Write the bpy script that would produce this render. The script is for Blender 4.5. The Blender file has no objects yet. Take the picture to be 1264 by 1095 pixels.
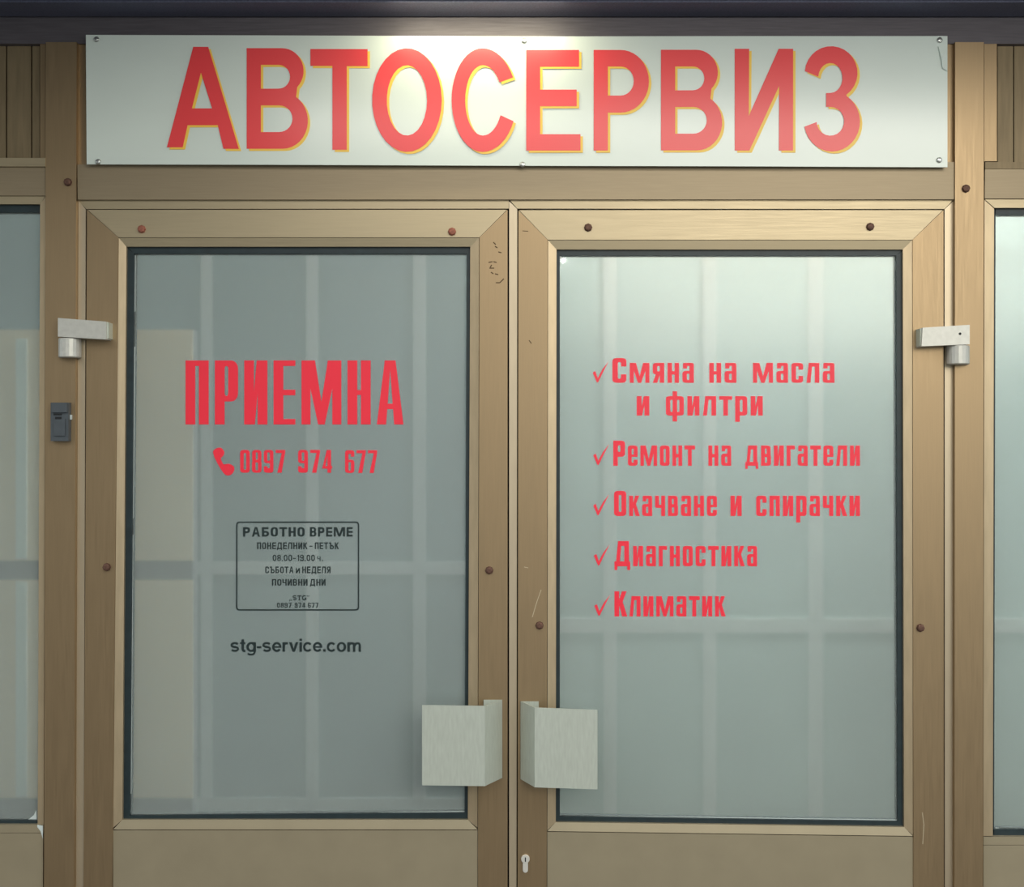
import bpy, bmesh, math, random
from mathutils import Vector, geometry
random.seed(7)
S = bpy.context.scene
COL = S.collection

# ------------------------------------------------------------------ camera
CAM_D, PPM, CX, CZ = 2.3, 600.0, 632.0, 1.6       # distance to door plane, pixels per metre there
cam_data = bpy.data.cameras.new('camera'); cam = bpy.data.objects.new('camera', cam_data); COL.objects.link(cam)
cam.location = (0, -CAM_D, CZ); cam.rotation_euler = (math.radians(90), 0, 0)
cam_data.sensor_width = 36; cam_data.lens = 36*CAM_D*PPM/1264.0
cam_data.clip_start = .05
S.camera = cam

def PX(px, py, y=0.0):
    """measured photo position -> metres on the vertical plane at depth y"""
    s = (CAM_D + y)/CAM_D/PPM
    return Vector(((px-CX)*s, y, CZ + (547.5-py)*s))

# ------------------------------------------------------------------ light
S.view_settings.view_transform = 'Standard'; S.view_settings.look = 'None'
S.view_settings.gamma = 1; S.view_settings.exposure = 0.27
S.view_settings.use_curve_mapping = False
S.cycles.use_denoising = True
S.cycles.max_bounces = 10; S.cycles.transmission_bounces = 8; S.cycles.diffuse_bounces = 4
S.cycles.sample_clamp_indirect = 4.0
W = bpy.data.worlds.new('overcast_sky'); S.world = W; W.use_nodes = True
nt = W.node_tree; nt.nodes.clear()
out = nt.nodes.new('ShaderNodeOutputWorld'); bg = nt.nodes.new('ShaderNodeBackground')
tc = nt.nodes.new('ShaderNodeTexCoord'); sp = nt.nodes.new('ShaderNodeSeparateXYZ'); cr = nt.nodes.new('ShaderNodeValToRGB')
nt.links.new(tc.outputs['Generated'], sp.inputs[0]); nt.links.new(sp.outputs['Z'], cr.inputs[0])
cr.color_ramp.elements[0].position = 0.0; cr.color_ramp.elements[0].color = (.40, .45, .46, 1)
cr.color_ramp.elements[1].position = 0.55; cr.color_ramp.elements[1].color = (1.0, 1.0, .96, 1)
nt.links.new(cr.outputs[0], bg.inputs[0]); bg.inputs[1].default_value = 1.35
nt.links.new(bg.outputs[0], out.inputs[0])

def area(name, loc, target, size, size_y, power, color):
    l = bpy.data.lights.new(name, 'AREA'); l.shape = 'RECTANGLE'; l.size = size; l.size_y = size_y
    l.energy = power; l.color = color
    o = bpy.data.objects.new(name, l); COL.objects.link(o); o.location = loc
    o.rotation_euler = (Vector(target)-Vector(loc)).to_track_quat('-Z', 'Y').to_euler()
    return o
area('canopy_lamp', (-.07, -.115, 2.462), (-.07, -.03, 2.30),   .34, .03, .7, (1.0, .90, .62))
area('top_fill_strip', (.35, -.74, 2.455), (.35, -.02, 1.55), 1.9, .05, 3.0, (1.0, .97, .90))  # added fill under the canopy, makes the facade brighter towards the top
area('warm_right_fill', (1.75, -4.0, 2.75), (.6, 0, 1.8), 2.6, 1.3, 42, (1.0, .92, .76))  # added warm fill behind the camera, brightens the right-hand frames
area('screen_fill_left', (-.75, .17, 2.60), (-.75, .26, 1.4), .9, .06, 7, (.93, 1.0, .98))  # added fill in place of daylight that the frosted glass blocks
area('screen_fill_right', (.85, .17, 2.60), (.85, .26, 1.4), 1.0, .06, 40, (.95, 1.0, .97))  # same added fill, stronger for the brighter right-hand glass
area('room_fill', (0, 1.4, 2.68), (0, 1.4, 0), .9, .3, 15, (.95, 1.0, .97))  # added fill for the room, no fixture modelled

# ------------------------------------------------------------------ materials
def mat(name, color, rough=.5, metal=0.0, noise=0.0, nscale=40, stretch=(1, 1, 1), bump=0.0, spec=.5,
        coat=0.0, coat_rough=.1, transmission=0.0, ior=1.45, rough_noise=0.0, emit=None, aniso=0.0):
    m = bpy.data.materials.new(name); m.use_nodes = True
    n = m.node_tree; p = n.nodes['Principled BSDF']; L = n.links
    p.inputs['Base Color'].default_value = (*color, 1); p.inputs['Roughness'].default_value = rough
    p.inputs['Metallic'].default_value = metal; p.inputs['Specular IOR Level'].default_value = spec
    p.inputs['Coat Weight'].default_value = coat; p.inputs['Coat Roughness'].default_value = coat_rough
    p.inputs['Transmission Weight'].default_value = transmission; p.inputs['IOR'].default_value = ior
    if emit: p.inputs['Emission Color'].default_value = (*emit[0], 1); p.inputs['Emission Strength'].default_value = emit[1]
    if noise or bump or rough_noise:
        t = n.nodes.new('ShaderNodeTexCoord'); mp = n.nodes.new('ShaderNodeMapping'); mp.inputs['Scale'].default_value = stretch
        L.new(t.outputs['Object'], mp.inputs[0])
        nz = n.nodes.new('ShaderNodeTexNoise'); nz.inputs['Scale'].default_value = nscale; nz.inputs['Detail'].default_value = 6
        L.new(mp.outputs[0], nz.inputs['Vector'])
        if noise:
            mx = n.nodes.new('ShaderNodeMix'); mx.data_type = 'RGBA'; mx.blend_type = 'MIX'
            mx.inputs[6].default_value = (*[c*(1-noise) for c in color], 1); mx.inputs[7].default_value = (*[min(1, c*(1+noise)) for c in color], 1)
            mr = n.nodes.new('ShaderNodeMapRange'); mr.inputs[1].default_value = .3; mr.inputs[2].default_value = .7
            L.new(nz.outputs[0], mr.inputs[0]); L.new(mr.outputs[0], mx.inputs[0]); L.new(mx.outputs[2], p.inputs['Base Color'])
        if rough_noise:
            mr = n.nodes.new('ShaderNodeMapRange'); mr.inputs[1].default_value = .3; mr.inputs[2].default_value = .7
            mr.inputs[3].default_value = rough-rough_noise; mr.inputs[4].default_value = rough+rough_noise
            L.new(nz.outputs[0], mr.inputs[0]); L.new(mr.outputs[0], p.inputs['Roughness'])
        if bump:
            b = n.nodes.new('ShaderNodeBump'); b.inputs['Strength'].default_value = bump; b.inputs['Distance'].default_value = .001
            L.new(nz.outputs[0], b.inputs['Height']); L.new(b.outputs[0], p.inputs['Normal'])
    return m

BRZ = (.355, .258, .152)
M = {
 'bronze_v': mat('anodised_bronze_upright', BRZ, .44, .75, .045, 60, (8, 8, .25), .06, rough_noise=.05),
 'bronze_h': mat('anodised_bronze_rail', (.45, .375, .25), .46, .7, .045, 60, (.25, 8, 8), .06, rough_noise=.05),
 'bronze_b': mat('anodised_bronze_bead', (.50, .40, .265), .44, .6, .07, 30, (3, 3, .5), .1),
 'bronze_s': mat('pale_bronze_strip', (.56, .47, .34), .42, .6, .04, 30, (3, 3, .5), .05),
 'bronze_d': mat('dull_brown_beam', (.325, .262, .175), .5, .5, .05, 60, (.25, 8, 8), .03),
 'panel':    mat('bronze_sheet_panel', (.40, .345, .24), .48, .5, .04, 14, (1, 1, 1), .05),
 'slat':     mat('weathered_bronze_slat', (.24, .185, .11), .55, .4, .15, 20, (5, 5, .5), .2),
 'dark_gap': mat('dark_seam_backing', (.045, .035, .025), .8),
 'gasket':   mat('black_green_rubber', (.018, .032, .038), .45, 0, .15, 60),
 'slate':    mat('slate_painted_sheet', (.12, .13, .20), .5, .1, .18, 300, (1, 1, 1), .1),
 'sign':     mat('sign_board_white', (.70, .79, .75), .28, 0, 0.02, 5, (1, 1, 2), .0, coat=.6, coat_rough=.22),
 'sign_back':mat('sign_board_edge', (.35, .4, .38), .5),
 'red':      mat('sign_red_vinyl', (.86, .062, .072), .35, 0, 0, coat=.3, coat_rough=.25),
 'yellow':   mat('sign_yellow_vinyl', (.95, .62, .10), .35),
 'red_film': mat('window_red_vinyl', (.96, .032, .065), .4),
 'black_film': mat('window_dark_vinyl', (.012, .026, .028), .5),
 'steel':    mat('zinc_screw_metal', (.6, .62, .6), .3, .9),
 'rust':     mat('rusty_bolt', (.14, .075, .055), .6, .5, .3, 300, bump=.3),
 'rust_red': mat('reddish_rusty_bolt', (.33, .12, .08), .6, .3, .3, 300, bump=.3),
 'grey_al':  mat('matt_silver_aluminium', (.56, .61, .55), .42, .35, .06, 60, (4, 4, .6), .1),
 'hinge':    mat('cast_silver_hinge', (.60, .60, .56), .45, .35, .06, 90, bump=.15),
 'bell':     mat('dark_grey_plastic', (.075, .09, .105), .5, 0, .08, 80),
 'bell_dk':  mat('black_slot', (.01, .012, .015), .6),
 'chrome':   mat('bright_nickel', (.88, .87, .82), .35, .5),
 'glint_chip':  mat('pale_edge_light_and_chips', (.62, .70, .70), .5),  # painted edge light on the glass; also the chip and side rivet
 'scratch':  mat('bare_metal_scratch', (.62, .52, .36), .4, .5),
 'grime':    mat('dark_grime', (.10, .06, .03), .8),
 'asphalt':  mat('grey_paving', (.055, .05, .045), .9, 0, .3, 30, bump=.4),
 'room_wall':mat('room_grey_green_plaster', (.36, .43, .41), .9, 0, .05, 6),
 'room_ceil':mat('room_pale_ceiling', (.70, .75, .74), .9),
 'header':   mat('shade_toned_header', (.12, .11, .125), .5, .3, .15, 40, (.35, 6, 6), .2),  # shade under the canopy is put into this dark colour
 'infill':   mat('screen_infill_grey_green', (.52, .59, .57), .8, 0, .05, 5),
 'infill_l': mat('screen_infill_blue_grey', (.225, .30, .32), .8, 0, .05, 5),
 'bulb':     mat('lit_bulb', (1, 1, 1), .5, emit=((1, .97, .85), 25)),
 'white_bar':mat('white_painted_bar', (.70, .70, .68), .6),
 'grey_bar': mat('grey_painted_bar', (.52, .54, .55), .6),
 'beige':    mat('beige_cabinet_laminate', (.97, .76, .55), .6),
 'beige_dk': mat('grey_cabinet_gap', (.20, .21, .22), .7),
 'pale_grn': mat('pale_green_strip', (.93, .99, .95), .5),
 'render':   mat('grey_wall_render', (.22, .215, .20), .9, 0, .12, 12, bump=.3),
}
def frosted():
    m = bpy.data.materials.new('frosted_film_glass'); m.use_nodes = True
    n = m.node_tree; p = n.nodes['Principled BSDF']; L = n.links
    p.inputs['Base Color'].default_value = (.72, .80, .79, 1)
    p.inputs['Roughness'].default_value = .12
    p.inputs['IOR'].default_value = 1.3
    p.inputs['Transmission Weight'].default_value = .78
    p.inputs['Coat Weight'].default_value = .7; p.inputs['Coat Roughness'].default_value = .24
    t = n.nodes.new('ShaderNodeTexCoord'); nz = n.nodes.new('ShaderNodeTexNoise')
    nz.inputs['Scale'].default_value = 180; nz.inputs['Detail'].default_value = 3
    L.new(t.outputs['Object'], nz.inputs['Vector'])
    mr = n.nodes.new('ShaderNodeMapRange'); mr.inputs[3].default_value = .12; mr.inputs[4].default_value = .18
    L.new(nz.outputs[0], mr.inputs[0]); L.new(mr.outputs[0], p.inputs['Roughness'])
    return m
M['frost'] = frosted()
M['bulb'].node_tree.nodes['Principled BSDF'].inputs['Alpha'].default_value = .1

# ------------------------------------------------------------------ builders
def link(name, me, m, parent=None):
    o = bpy.data.objects.new(name, me); COL.objects.link(o)
    if m: me.materials.append(m)
    if parent: o.parent = parent
    return o
def finish(bm, name, m, parent=None, bevel=0.0, smooth=False):
    if bevel:
        es = [e for e in bm.edges if e.is_manifold and e.calc_face_angle(0) > .6]
        bmesh.ops.bevel(bm, geom=es, offset=bevel, segments=2, affect='EDGES', profile=.6, clamp_overlap=True)
    bmesh.ops.recalc_face_normals(bm, faces=bm.faces)
    me = bpy.data.meshes.new(name); bm.to_mesh(me); bm.free()
    if smooth:
        for f in me.polygons: f.use_smooth = True
    return link(name, me, m, parent)
def add_prism(bm, pts, yf, yb):
    """pts: Vectors in x,z of the front outline (any count); straight extrusion from yf back to yb"""
    a = [bm.verts.new((p.x, yf, p.z)) for p in pts]; b = [bm.verts.new((p.x, yb, p.z)) for p in pts]
    bm.faces.new(a); bm.faces.new(b[::-1]); n = len(pts)
    for i in range(n): bm.faces.new((a[i], b[i], b[(i+1) % n], a[(i+1) % n]))
def quad(name, pts, yf, yb, m, parent=None, bevel=.0012):
    bm = bmesh.new(); add_prism(bm, [PX(x, y, yf) for x, y in pts], yf, yb)
    return finish(bm, name, m, parent, bevel)
def rect(name, x0, y0, x1, y1, yf, yb, m, parent=None, bevel=.0012):
    return quad(name, [(x0, y0), (x1, y0), (x1, y1), (x0, y1)], yf, yb, m, parent, bevel)
def add_box(bm, lo, hi):
    x0, y0, z0 = lo; x1, y1, z1 = hi
    v = [bm.verts.new(c) for c in ((x0,y0,z0),(x1,y0,z0),(x1,y1,z0),(x0,y1,z0),(x0,y0,z1),(x1,y0,z1),(x1,y1,z1),(x0,y1,z1))]
    for f in ((0,1,2,3),(4,5,6,7),(0,1,5,4),(1,2,6,5),(2,3,7,6),(3,0,4,7)): bm.faces.new([v[i] for i in f])
def box(name, lo, hi, m, parent=None, bevel=0):
    bm = bmesh.new(); add_box(bm, lo, hi); return finish(bm, name, m, parent, bevel)
def add_lathe(bm, c, prof, axis='Y', n=16):
    """profile [(radius, offset)] turned round the axis through c"""
    rings = []
    for r, h in prof:
        ring = []
        for k in range(n):
            a = 2*math.pi*k/n
            u, v = r*math.cos(a), r*math.sin(a)
            ring.append(bm.verts.new((c[0]+u, c[1]+h, c[2]+v) if axis == 'Y' else (c[0]+u, c[1]+v, c[2]+h)))
        rings.append(ring)
    for a, b in zip(rings, rings[1:]):
        for k in range(n): bm.faces.new((a[k], a[(k+1) % n], b[(k+1) % n], b[k]))
    bm.faces.new(rings[0]); bm.faces.new(rings[-1])
def root(name, loc=(0, 0, 0), label=None, cat=None, kind=None, group=None):
    o = bpy.data.objects.new(name, None); COL.objects.link(o); o.location = loc; o.empty_display_size = .05
    return tag(o, label, cat, kind, group)
def tag(o, label=None, cat=None, kind=None, group=None):
    if label: o['label'] = label
    if cat: o['category'] = cat
    if kind: o['kind'] = kind
    if group: o['group'] = group
    return o
def hexbolt(px, py, y, parent, m='rust', r=.0078, label=None):
    c = PX(px, py, y)
    bm = bmesh.new(); add_lathe(bm, c, [(r*1.1, .001), (r*1.1, -.0015), (r, -.0016), (r*.92, -.0058), (r*.55, -.0068)], 'Y', 8)
    o = finish(bm, 'screw', M[m], parent)
    if label: o['label'] = label
    return o

# flat lettering ----------------------------------------------------
def add_flat(bm, loops, yf, yb):
    """loops of 3D-plane points (x, z): first outer, rest holes; a thin slab"""
    poly = [[Vector((p[0], p[1], 0)) for p in l] for l in loops]
    tris = geometry.tessellate_polygon(poly); flat = [p for l in poly for p in l]
    f = [bm.verts.new((p.x, yf, p.y)) for p in flat]; b = [bm.verts.new((p.x, yb, p.y)) for p in flat]
    for t in tris:
        if len(set(t)) == 3:
            try: bm.faces.new([f[i] for i in t])
            except ValueError: pass
    k = 0
    for l in poly:
        n = len(l)
        for i in range(n):
            j = (i+1) % n
            try: bm.faces.new((f[k+i], b[k+i], b[k+j], f[k+j]))
            except ValueError: pass
        k += n
def to_plane(pts, y):
    out = []
    for x, yy in pts:
        v = PX(x, yy, y); out.append((v.x, v.z))
    return out
def film(name, glyphs, y, m, parent, th=.0004):
    """glyphs: list of [loops in photo px]"""
    bm = bmesh.new()
    for k, loops in enumerate(glyphs):                 # overlapping strokes are laid a hair apart
        d = y-th-k*6e-6
        add_flat(bm, [to_plane(l, d) for l in loops], d, y)
    me = bpy.data.meshes.new(name); bm.to_mesh(me); bm.free()
    return link(name, me, m, parent)
def arc(cx, cy, rx, ry, a0, a1, n=14):
    return [(cx+rx*math.cos(math.radians(a0+(a1-a0)*i/n)), cy+ry*math.sin(math.radians(a0+(a1-a0)*i/n))) for i in range(n+1)]

# condensed poster alphabet: unit cells, y up, stems s wide, bars t thick
def R(x0, y0, x1, y1): return [[(x0, y0), (x1, y0), (x1, y1), (x0, y1)]]
def RRp(x0, y0, x1, y1, rx, ry, n=4, corners='abcd'):
    p = []
    for k, (cx, cy, a, key) in enumerate(((x1-rx, y1-ry, 0, 'a'), (x0+rx, y1-ry, 90, 'b'), (x0+rx, y0+ry, 180, 'c'), (x1-rx, y0+ry, 270, 'd'))):
        if key in corners: p += arc(cx, cy, rx, ry, a, a+90, n)
        else: p.append(((x1 if key in 'ad' else x0), (y1 if key in 'ab' else y0)))
    return p
RY = [.12, .08, .05]          # corner roundness: outer height, inner width, inner height
def ring(x0, y0, x1, y1, s, t, corners='abcd', q=1):
    ry = min(RY[0], (y1-y0)*.45); hx = min(RY[1], (x1-x0)/2-s-.01); hy = min(RY[2], (y1-y0)/2-t-.01)
    return [RRp(x0, y0, x1, y1, .30 if RY[0] < .2 else .42, ry, 4, corners), RRp(x0+s, y0+t, x1-s, y1-t, max(hx, .01), max(hy, .01), 3)[::-1]]
def stroke(pts, w):
    L_, R_ = [], []
    for i, p in enumerate(pts):
        a = pts[max(i-1, 0)]; b = pts[min(i+1, len(pts)-1)]
        dx, dy = b[0]-a[0], b[1]-a[1]; l = math.hypot(dx, dy)
        L_.append((p[0]-dy/l*w/2, p[1]+dx/l*w/2)); R_.append((p[0]+dy/l*w/2, p[1]-dx/l*w/2))
    return [L_+R_[::-1]]
def ess(x0, x1, y0, y1, w):
    cx, rx = (x0+x1)/2, (x1-x0)/2-w/2; h = (y1-y0); ry = (h-w)/4; c1 = y1-w/2-ry; c0 = y0+w/2+ry
    return stroke(arc(cx, c1, rx, ry, 25, 250, 12)+arc(cx, c0, rx, ry, 70, -155, 12), w)
def latin(ch):
    w, h = .27, .22; o = [arc(.5, .5, .5, .52, 0, 350, 26), arc(.5, .5, .235, .31, 0, 345, 20)]
    if ch == 's': return [ess(0, .9, -.02, 1.02, .22)], .9
    if ch == 't': return [stroke([(.28, 1.3), (.28, .25), (.33, .12), (.42, .08), (.55, .10)], w), R(0, .8, .55, 1)], .55
    if ch == 'g': return [o, R(.73, 0, 1, 1), stroke([(.865, .1)]+arc(.5, -.06, .365, .24, 0, 160, 10)[0:0]+[(.865, -.05), (.80, -.2), (.66, -.28), (.5, -.3), (.3, -.28), (.13, -.2)], .2)], 1.0
    if ch == '-': return [R(0, .36, .46, .58)], .46
    if ch == 'e': return [stroke(arc(.49, .5, .37, .405, -35, -340, 26)[::-1] and [(.49+.37*math.cos(math.radians(a)), .5+.405*math.sin(math.radians(a))) for a in range(0, 326, 13)], .23), R(.15, .42, .97, .58)], .97
    if ch == 'r': return [R(0, 0, w, 1), stroke([(w/2, .6), (.2, .78), (.34, .88), (.58, .88)], .24)], .58
    if ch == 'v': return [[[(0, 1), (.29, 1), (.49, .33), (.69, 1), (.98, 1), (.62, 0), (.36, 0)]]], .98
    if ch == 'i': return [R(0, 0, w, 1), R(0, 1.13, w, 1.38)], w
    if ch == 'c': return [stroke([(.49+.37*math.cos(math.radians(a)), .5+.405*math.sin(math.radians(a))) for a in range(38, 325, 13)], .23)], .92
    if ch == '.': return [R(0, 0, w, .27)], w
    if ch == 'o': return [o], 1.0
    if ch == 'm': return [R(0, 0, w, 1), stroke([(w/2, .62), (.26, .82), (.45, .9), (.62, .86), (.715, .7), (.715, 0)], .25), stroke([(.74, .62), (.86, .82), (1.03, .9), (1.20, .86), (1.305, .7), (1.305, 0)], .25)], 1.43
def latin_line(txt, x0, x1, base, u):
    items = [latin(c) for c in txt]; tot = sum(w for _, w in items)+.105*(len(txt)-1); k = (x1-x0)/tot; x = x0; res = []
    for g, w in items:
        for loops in g: res.append([[(x+px*k, base-py*u) for px, py in l] for l in loops])
        x += (w+.105)*k
    return res
def cee(x0, y0, x1, y1, s, t, lo, hi, flip=False):
    o = [(x1, hi)] + RRp(x0, y0, x1, y1, .30, min(RY[0], .2)) + [(x1, lo)]
    i = [(x1-s, lo)] + list(reversed(RRp(x0+s, y0+t, x1-s, y1-t, .08, .05, 2))) + [(x1-s, hi)]
    p = o+i
    if flip: p = [(x0+x1-x, y) for x, y in p]
    return [p]
def glyph(ch, s, t):
    up = ch.isupper(); c = ch.lower(); W = 1.0; g = []
    if c == 'п': g = [R(0,0,s,1), R(W-s,0,W,1), R(0,1-t,W,1)]
    elif c == 'н': g = [R(0,0,s,1), R(W-s,0,W,1), R(s*.5,.5-t*.45,W-s*.5,.5+t*.45)]
    elif c == 'и': g = [R(0,0,s,1), R(W-s,0,W,1), [[(s-.03,0),(s+.04,0),(W-s+.03,.62),(W-s+.03,1),(W-s-.04,1),(s-.03,.38)]]]
    elif c == 'м':
        W = 1.72; v = .30
        g = [R(0,0,s*.92,1), R(W-s*.92,0,W,1), [[(0,1),(s+.12,1),(W/2+v*.55,0),(W/2-v*.55,0)]], [[(W,1),(W/2+v*.55,0),(W/2-v*.55,0),(W-s-.12,1)]]]
        g[2] = [[(s*.3,1),(s+.16,1),(W/2+.14,.03),(W/2+.10,0),(W/2-.14,0)]]; g[3] = [[(W-s*.3,1),(W/2+.14,0),(W/2-.10,0),(W/2-.14,.03),(W-s-.16,1)]]
    elif c == 'я' and s < .3: g = [ring(0,.42,W,1,s,t*.9,'bc'), R(W-s,0,W,1), [[(0,0),(s*1.1,0),(W-s+.05,.48),(W-s-.25,.5)]]]
    elif c == 'я': g = [ring(0,.42,W,1,s,t*.8,'bc'), R(W-s,0,W,1), [[(0,0),(s,0),(W-s+.05,.48),(W-s-.3,.5)]]]
    elif c == 'а' and not up: g = [ring(0,0,W,.60,s,t*.75,'bc'), [RRp(W-s,0,W,1,.2,.1,4,'a')], [RRp(.05,1-t*.8,W-.12,1,.12,.06,3,'b')], R(.05,.72,s+.02,.92)]
    elif c == 'а': W = 1.15; g = [[[(0,0),(s*.95,0),(W/2,.86),(W/2+.0,1),(W/2-s*.55,1)]], [[(W,0),(W/2+s*.55,1),(W/2,1),(W/2,.86),(W-s*.95,0)]], R(W*.3,.24,W*.7,.24+t)]
    elif c == 'л': W = 1.1; g = [[[(0,0),(s*.85,0),(s+.12,1),(.20,1)]], R(.20,1-t,W,1), R(W-s,0,W,1)]
    elif c == 'т': g = [R(W/2-s/2,0,W/2+s/2,1), R(-.04,1-t,W+.04,1)]
    elif c == 'ф': W = 1.5; g = [ring(0,0,W,1,s*.95,t), R(W/2-s*.48,-.3,W/2+s*.48,1.25)]
    elif c == 'р' and up: g = [ring(0,.36,W,1,s,t,'ad'), R(0,0,s,1)]
    elif c == 'р': g = [ring(0,0,W,1,s,t,'ad'), R(0,-.32,s,1)]
    elif c == 'е' and up: W = .94; g = [R(0,0,s,1), R(0,0,W,t), R(0,1-t,W,1), R(s*.5,.5-t*.5,W,.5+t*.5)]
    elif c == 'е': g = [cee(0,0,W,1,s,t*.8,.30,.42), R(s*.8,.44,W,.44+t*.6), R(W-s,.44,W,.7)]; g[0] = cee(0,0,W,1,s,t*.8,.30,.44)
    elif c == 'о': g = [ring(0,0,W,1,s,t*.85)]
    elif c == 'с': g = [cee(0,0,W,1,s,t*.85,.34,.66)]
    elif c == 'д': W = 1.3; g = [[[(.12,t*.5),(.12+s*.8,t*.5),(s+.22,1),(.30,1)]], R(.30,1-t,W-.1,1), R(W-.1-s,0,W-.1,1), R(0,0,W,t), R(0,-.15,.24,t), R(W-.24,-.15,W,t)]
    elif c == 'в': g = [ring(0,0,W,.58,s,t*.75,'ad'), ring(0,.44,W*.96,1,s,t*.75,'ad')]
    elif c == 'г': W = .82; g = [R(0,0,s,1), R(0,1-t,W,1)]
    elif c == 'к': g = [R(0,0,s,1), [[(s*.9,.38),(s+.22,.50),(W,1),(W-s,1),(s*.9,.60)]], [[(s*.95,.52),(W-s*.95,0),(W+.06,0),(s+.28,.60)]]]
    elif c == 'ч': g = [[RRp(0,.40,s,1,.15,.08,3,'c')], R(s*.5,.40,W-s*.5,.40+t*.8), R(W-s,0,W,1)]
    elif c == 'б': g = [ring(0,0,W,.60,s,t*.9,'ad'), R(0,0,s,1), R(0,1-t,W*.92,1)]
    elif c == 'ъ': W = 1.3; g = [ring(.3,0,W,.58,s,t*.9,'ad'), R(.3,0,.3+s,1), R(0,1-t,.32+s*.5,1)]
    elif c == '1': W = .62; g = [R(W-s,0,W,1), [[(0,.72),(W-s*.5,.80),(W-s*.5,1),(W-s,1)]]]
    elif c == '.': W = .26; g = [R(0,0,W,.18)]
    elif c == '–': W = .8; g = [R(0,.36,W,.36+t*.8)]
    elif c == '0': g = [ring(0,0,W,1,s,t)]
    elif c == '8': g = [ring(0,0,W,.56,s,t*.8), ring(.02,.46,W-.02,1,s,t*.8)]
    elif c == '9': g = [ring(0,.42,W,1,s,t*.8), R(W-s,.2,W,.8), cee(0,0,W,.9,s,t*.8,.28,.28+.001,True)]; g[2] = [RRp(0,0,W,.2,.3,.1,4,'cd')]; g.append(R(0,.15,s,.28))
    elif c == '6': g = [ring(0,0,W,.58,s,t*.8), R(0,.2,s,.8), [RRp(0,.84,W,1,.3,.1,4,'ab')], R(W-s,.72,W,.88), R(0,.5,s,.9)]
    elif c == '7': g = [R(0,1-t,W,1), [[(W-s,1-t),(W,1),(W,.9),(.62,0),(.18,0),(W-s-.02,.82)]]]
    elif c == '4': g = [R(W-s-.12,0,W-.12,1), [[(0,.22),(.26,.22),(W-.35,1),(W-.55,1)]], R(0,.18,W,.18+t*.85)]
    return g, W
def word(txt, x0, x1, base, xh, cap, s=.38, t=.17, gap=.32, capk=1.22):
    """one word set between x0 and x1 (px) on the baseline; xh / cap are heights in px"""
    items = []; tot = 0
    for i, ch in enumerate(txt):
        g, w = glyph(ch, s, t)
        k = capk if (ch.isupper() and xh != cap) else 1.0
        items.append((g, w*k, k, cap if (ch.isupper() or ch.isdigit()) else xh)); tot += w*k + (gap if i else 0)
    u = (x1-x0)/tot; x = x0; res = []
    for g, w, k, h in items:
        for loops in g: res.append([[(x+px*k*u, base-py*h) for px, py in l] for l in loops])
        x += (w+gap)*u
    return res

# ================================================================== GROUND, ROOM
floor = box('floor', (-5, -9, -.08), (5, 2.7, 0), M['asphalt']); tag(floor, kind='structure')
for nm, lo, hi, mm in (('wall_back', (-1.95, 2.55, 0), (1.95, 2.65, 2.8), 'room_wall'),
                       ('wall_left', (-1.95, .10, 0), (-1.85, 2.55, 2.8), 'room_wall'),
                       ('wall_right', (1.85, .10, 0), (1.95, 2.55, 2.8), 'room_wall'),
                       ('ceiling', (-1.95, .10, 2.72), (1.95, 2.65, 2.82), 'room_ceil')):
    tag(box(nm, lo, hi, M[mm]), kind='structure')
wf = root('wall_front', kind='structure')
box('lintel', (-1.95, -.01, 2.53), (1.95, .10, 3.2), M['render'], wf)
box('masonry', (-3.6, -.03, 0), (-1.84, .10, 3.2), M['render'], wf)
box('masonry', (1.84, -.03, 0), (3.6, .10, 3.2), M['render'], wf)

# ================================================================== POSTS, BEAMS, HEADER
XL, XR = -462, 1726           # facade runs on past the frame
BOT = 1506
post_l = root('trim_1', kind='structure', label='bronze aluminium post between the left window and the doors')
quad('post', [(56.5, 52), (94.5, 52), (90, BOT), (53.5, BOT)], -.012, .06, M['bronze_v'], post_l)
hexbolt(84, 225, -.012, post_l)
post_r = root('trim_2', kind='structure', label='bronze aluminium post between the right-hand door and the right window')
quad('post', [(1179, 52), (1214.5, 52), (1213, BOT), (1178, BOT)], -.012, .06, M['bronze_v'], post_r)
hexbolt(1192, 233, -.012, post_r)

beam = root('trim_3', kind='structure', label='bronze cross beam under the sign, above both doors')
quad('beam', [(95.5, 203), (1178, 200), (1178, 246), (96, 246.5)], -.008, .06, M['bronze_d'], beam)
head = root('trim_4', kind='structure', label='shaded header beam above the sign')
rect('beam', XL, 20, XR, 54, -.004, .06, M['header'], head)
rect('infill', 95, 54, 1179, 203, .0, .05, M['bronze_v'], head)

frame = root('trim_5', kind='structure', label='bronze door frame strip round the two leaves')
quad('jamb', [(96.8, 247.5), (105.8, 258.5), (102, BOT), (92.3, BOT)], -.001, .07, M['bronze_s'], frame)
quad('head_strip', [(96, 247.5), (628, 247), (628, 257.5), (106.5, 258)], -.001, .07, M['bronze_h'], frame)
quad('head_strip', [(629, 247), (1177, 246.5), (1166, 258), (638.5, 257.5)], -.001, .07, M['bronze_h'], frame)
quad('mullion', [(628.5, 248.5), (638.5, 258), (637, BOT), (628.4, BOT)], -.001, .07, M['bronze_s'], frame)
quad('jamb', [(1177.5, 247.5), (1177, BOT), (1166.5, BOT), (1166, 258.5)], -.001, .07, M['bronze_s'], frame)
rect('rebate', 88, 240, 1182, 262, .03, .075, M['dark_gap'], frame)
for a, b in ((88, 118), (618, 650), (1155, 1182)): rect('rebate', a, 262, b, BOT, .03, .075, M['dark_gap'], frame)

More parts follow.
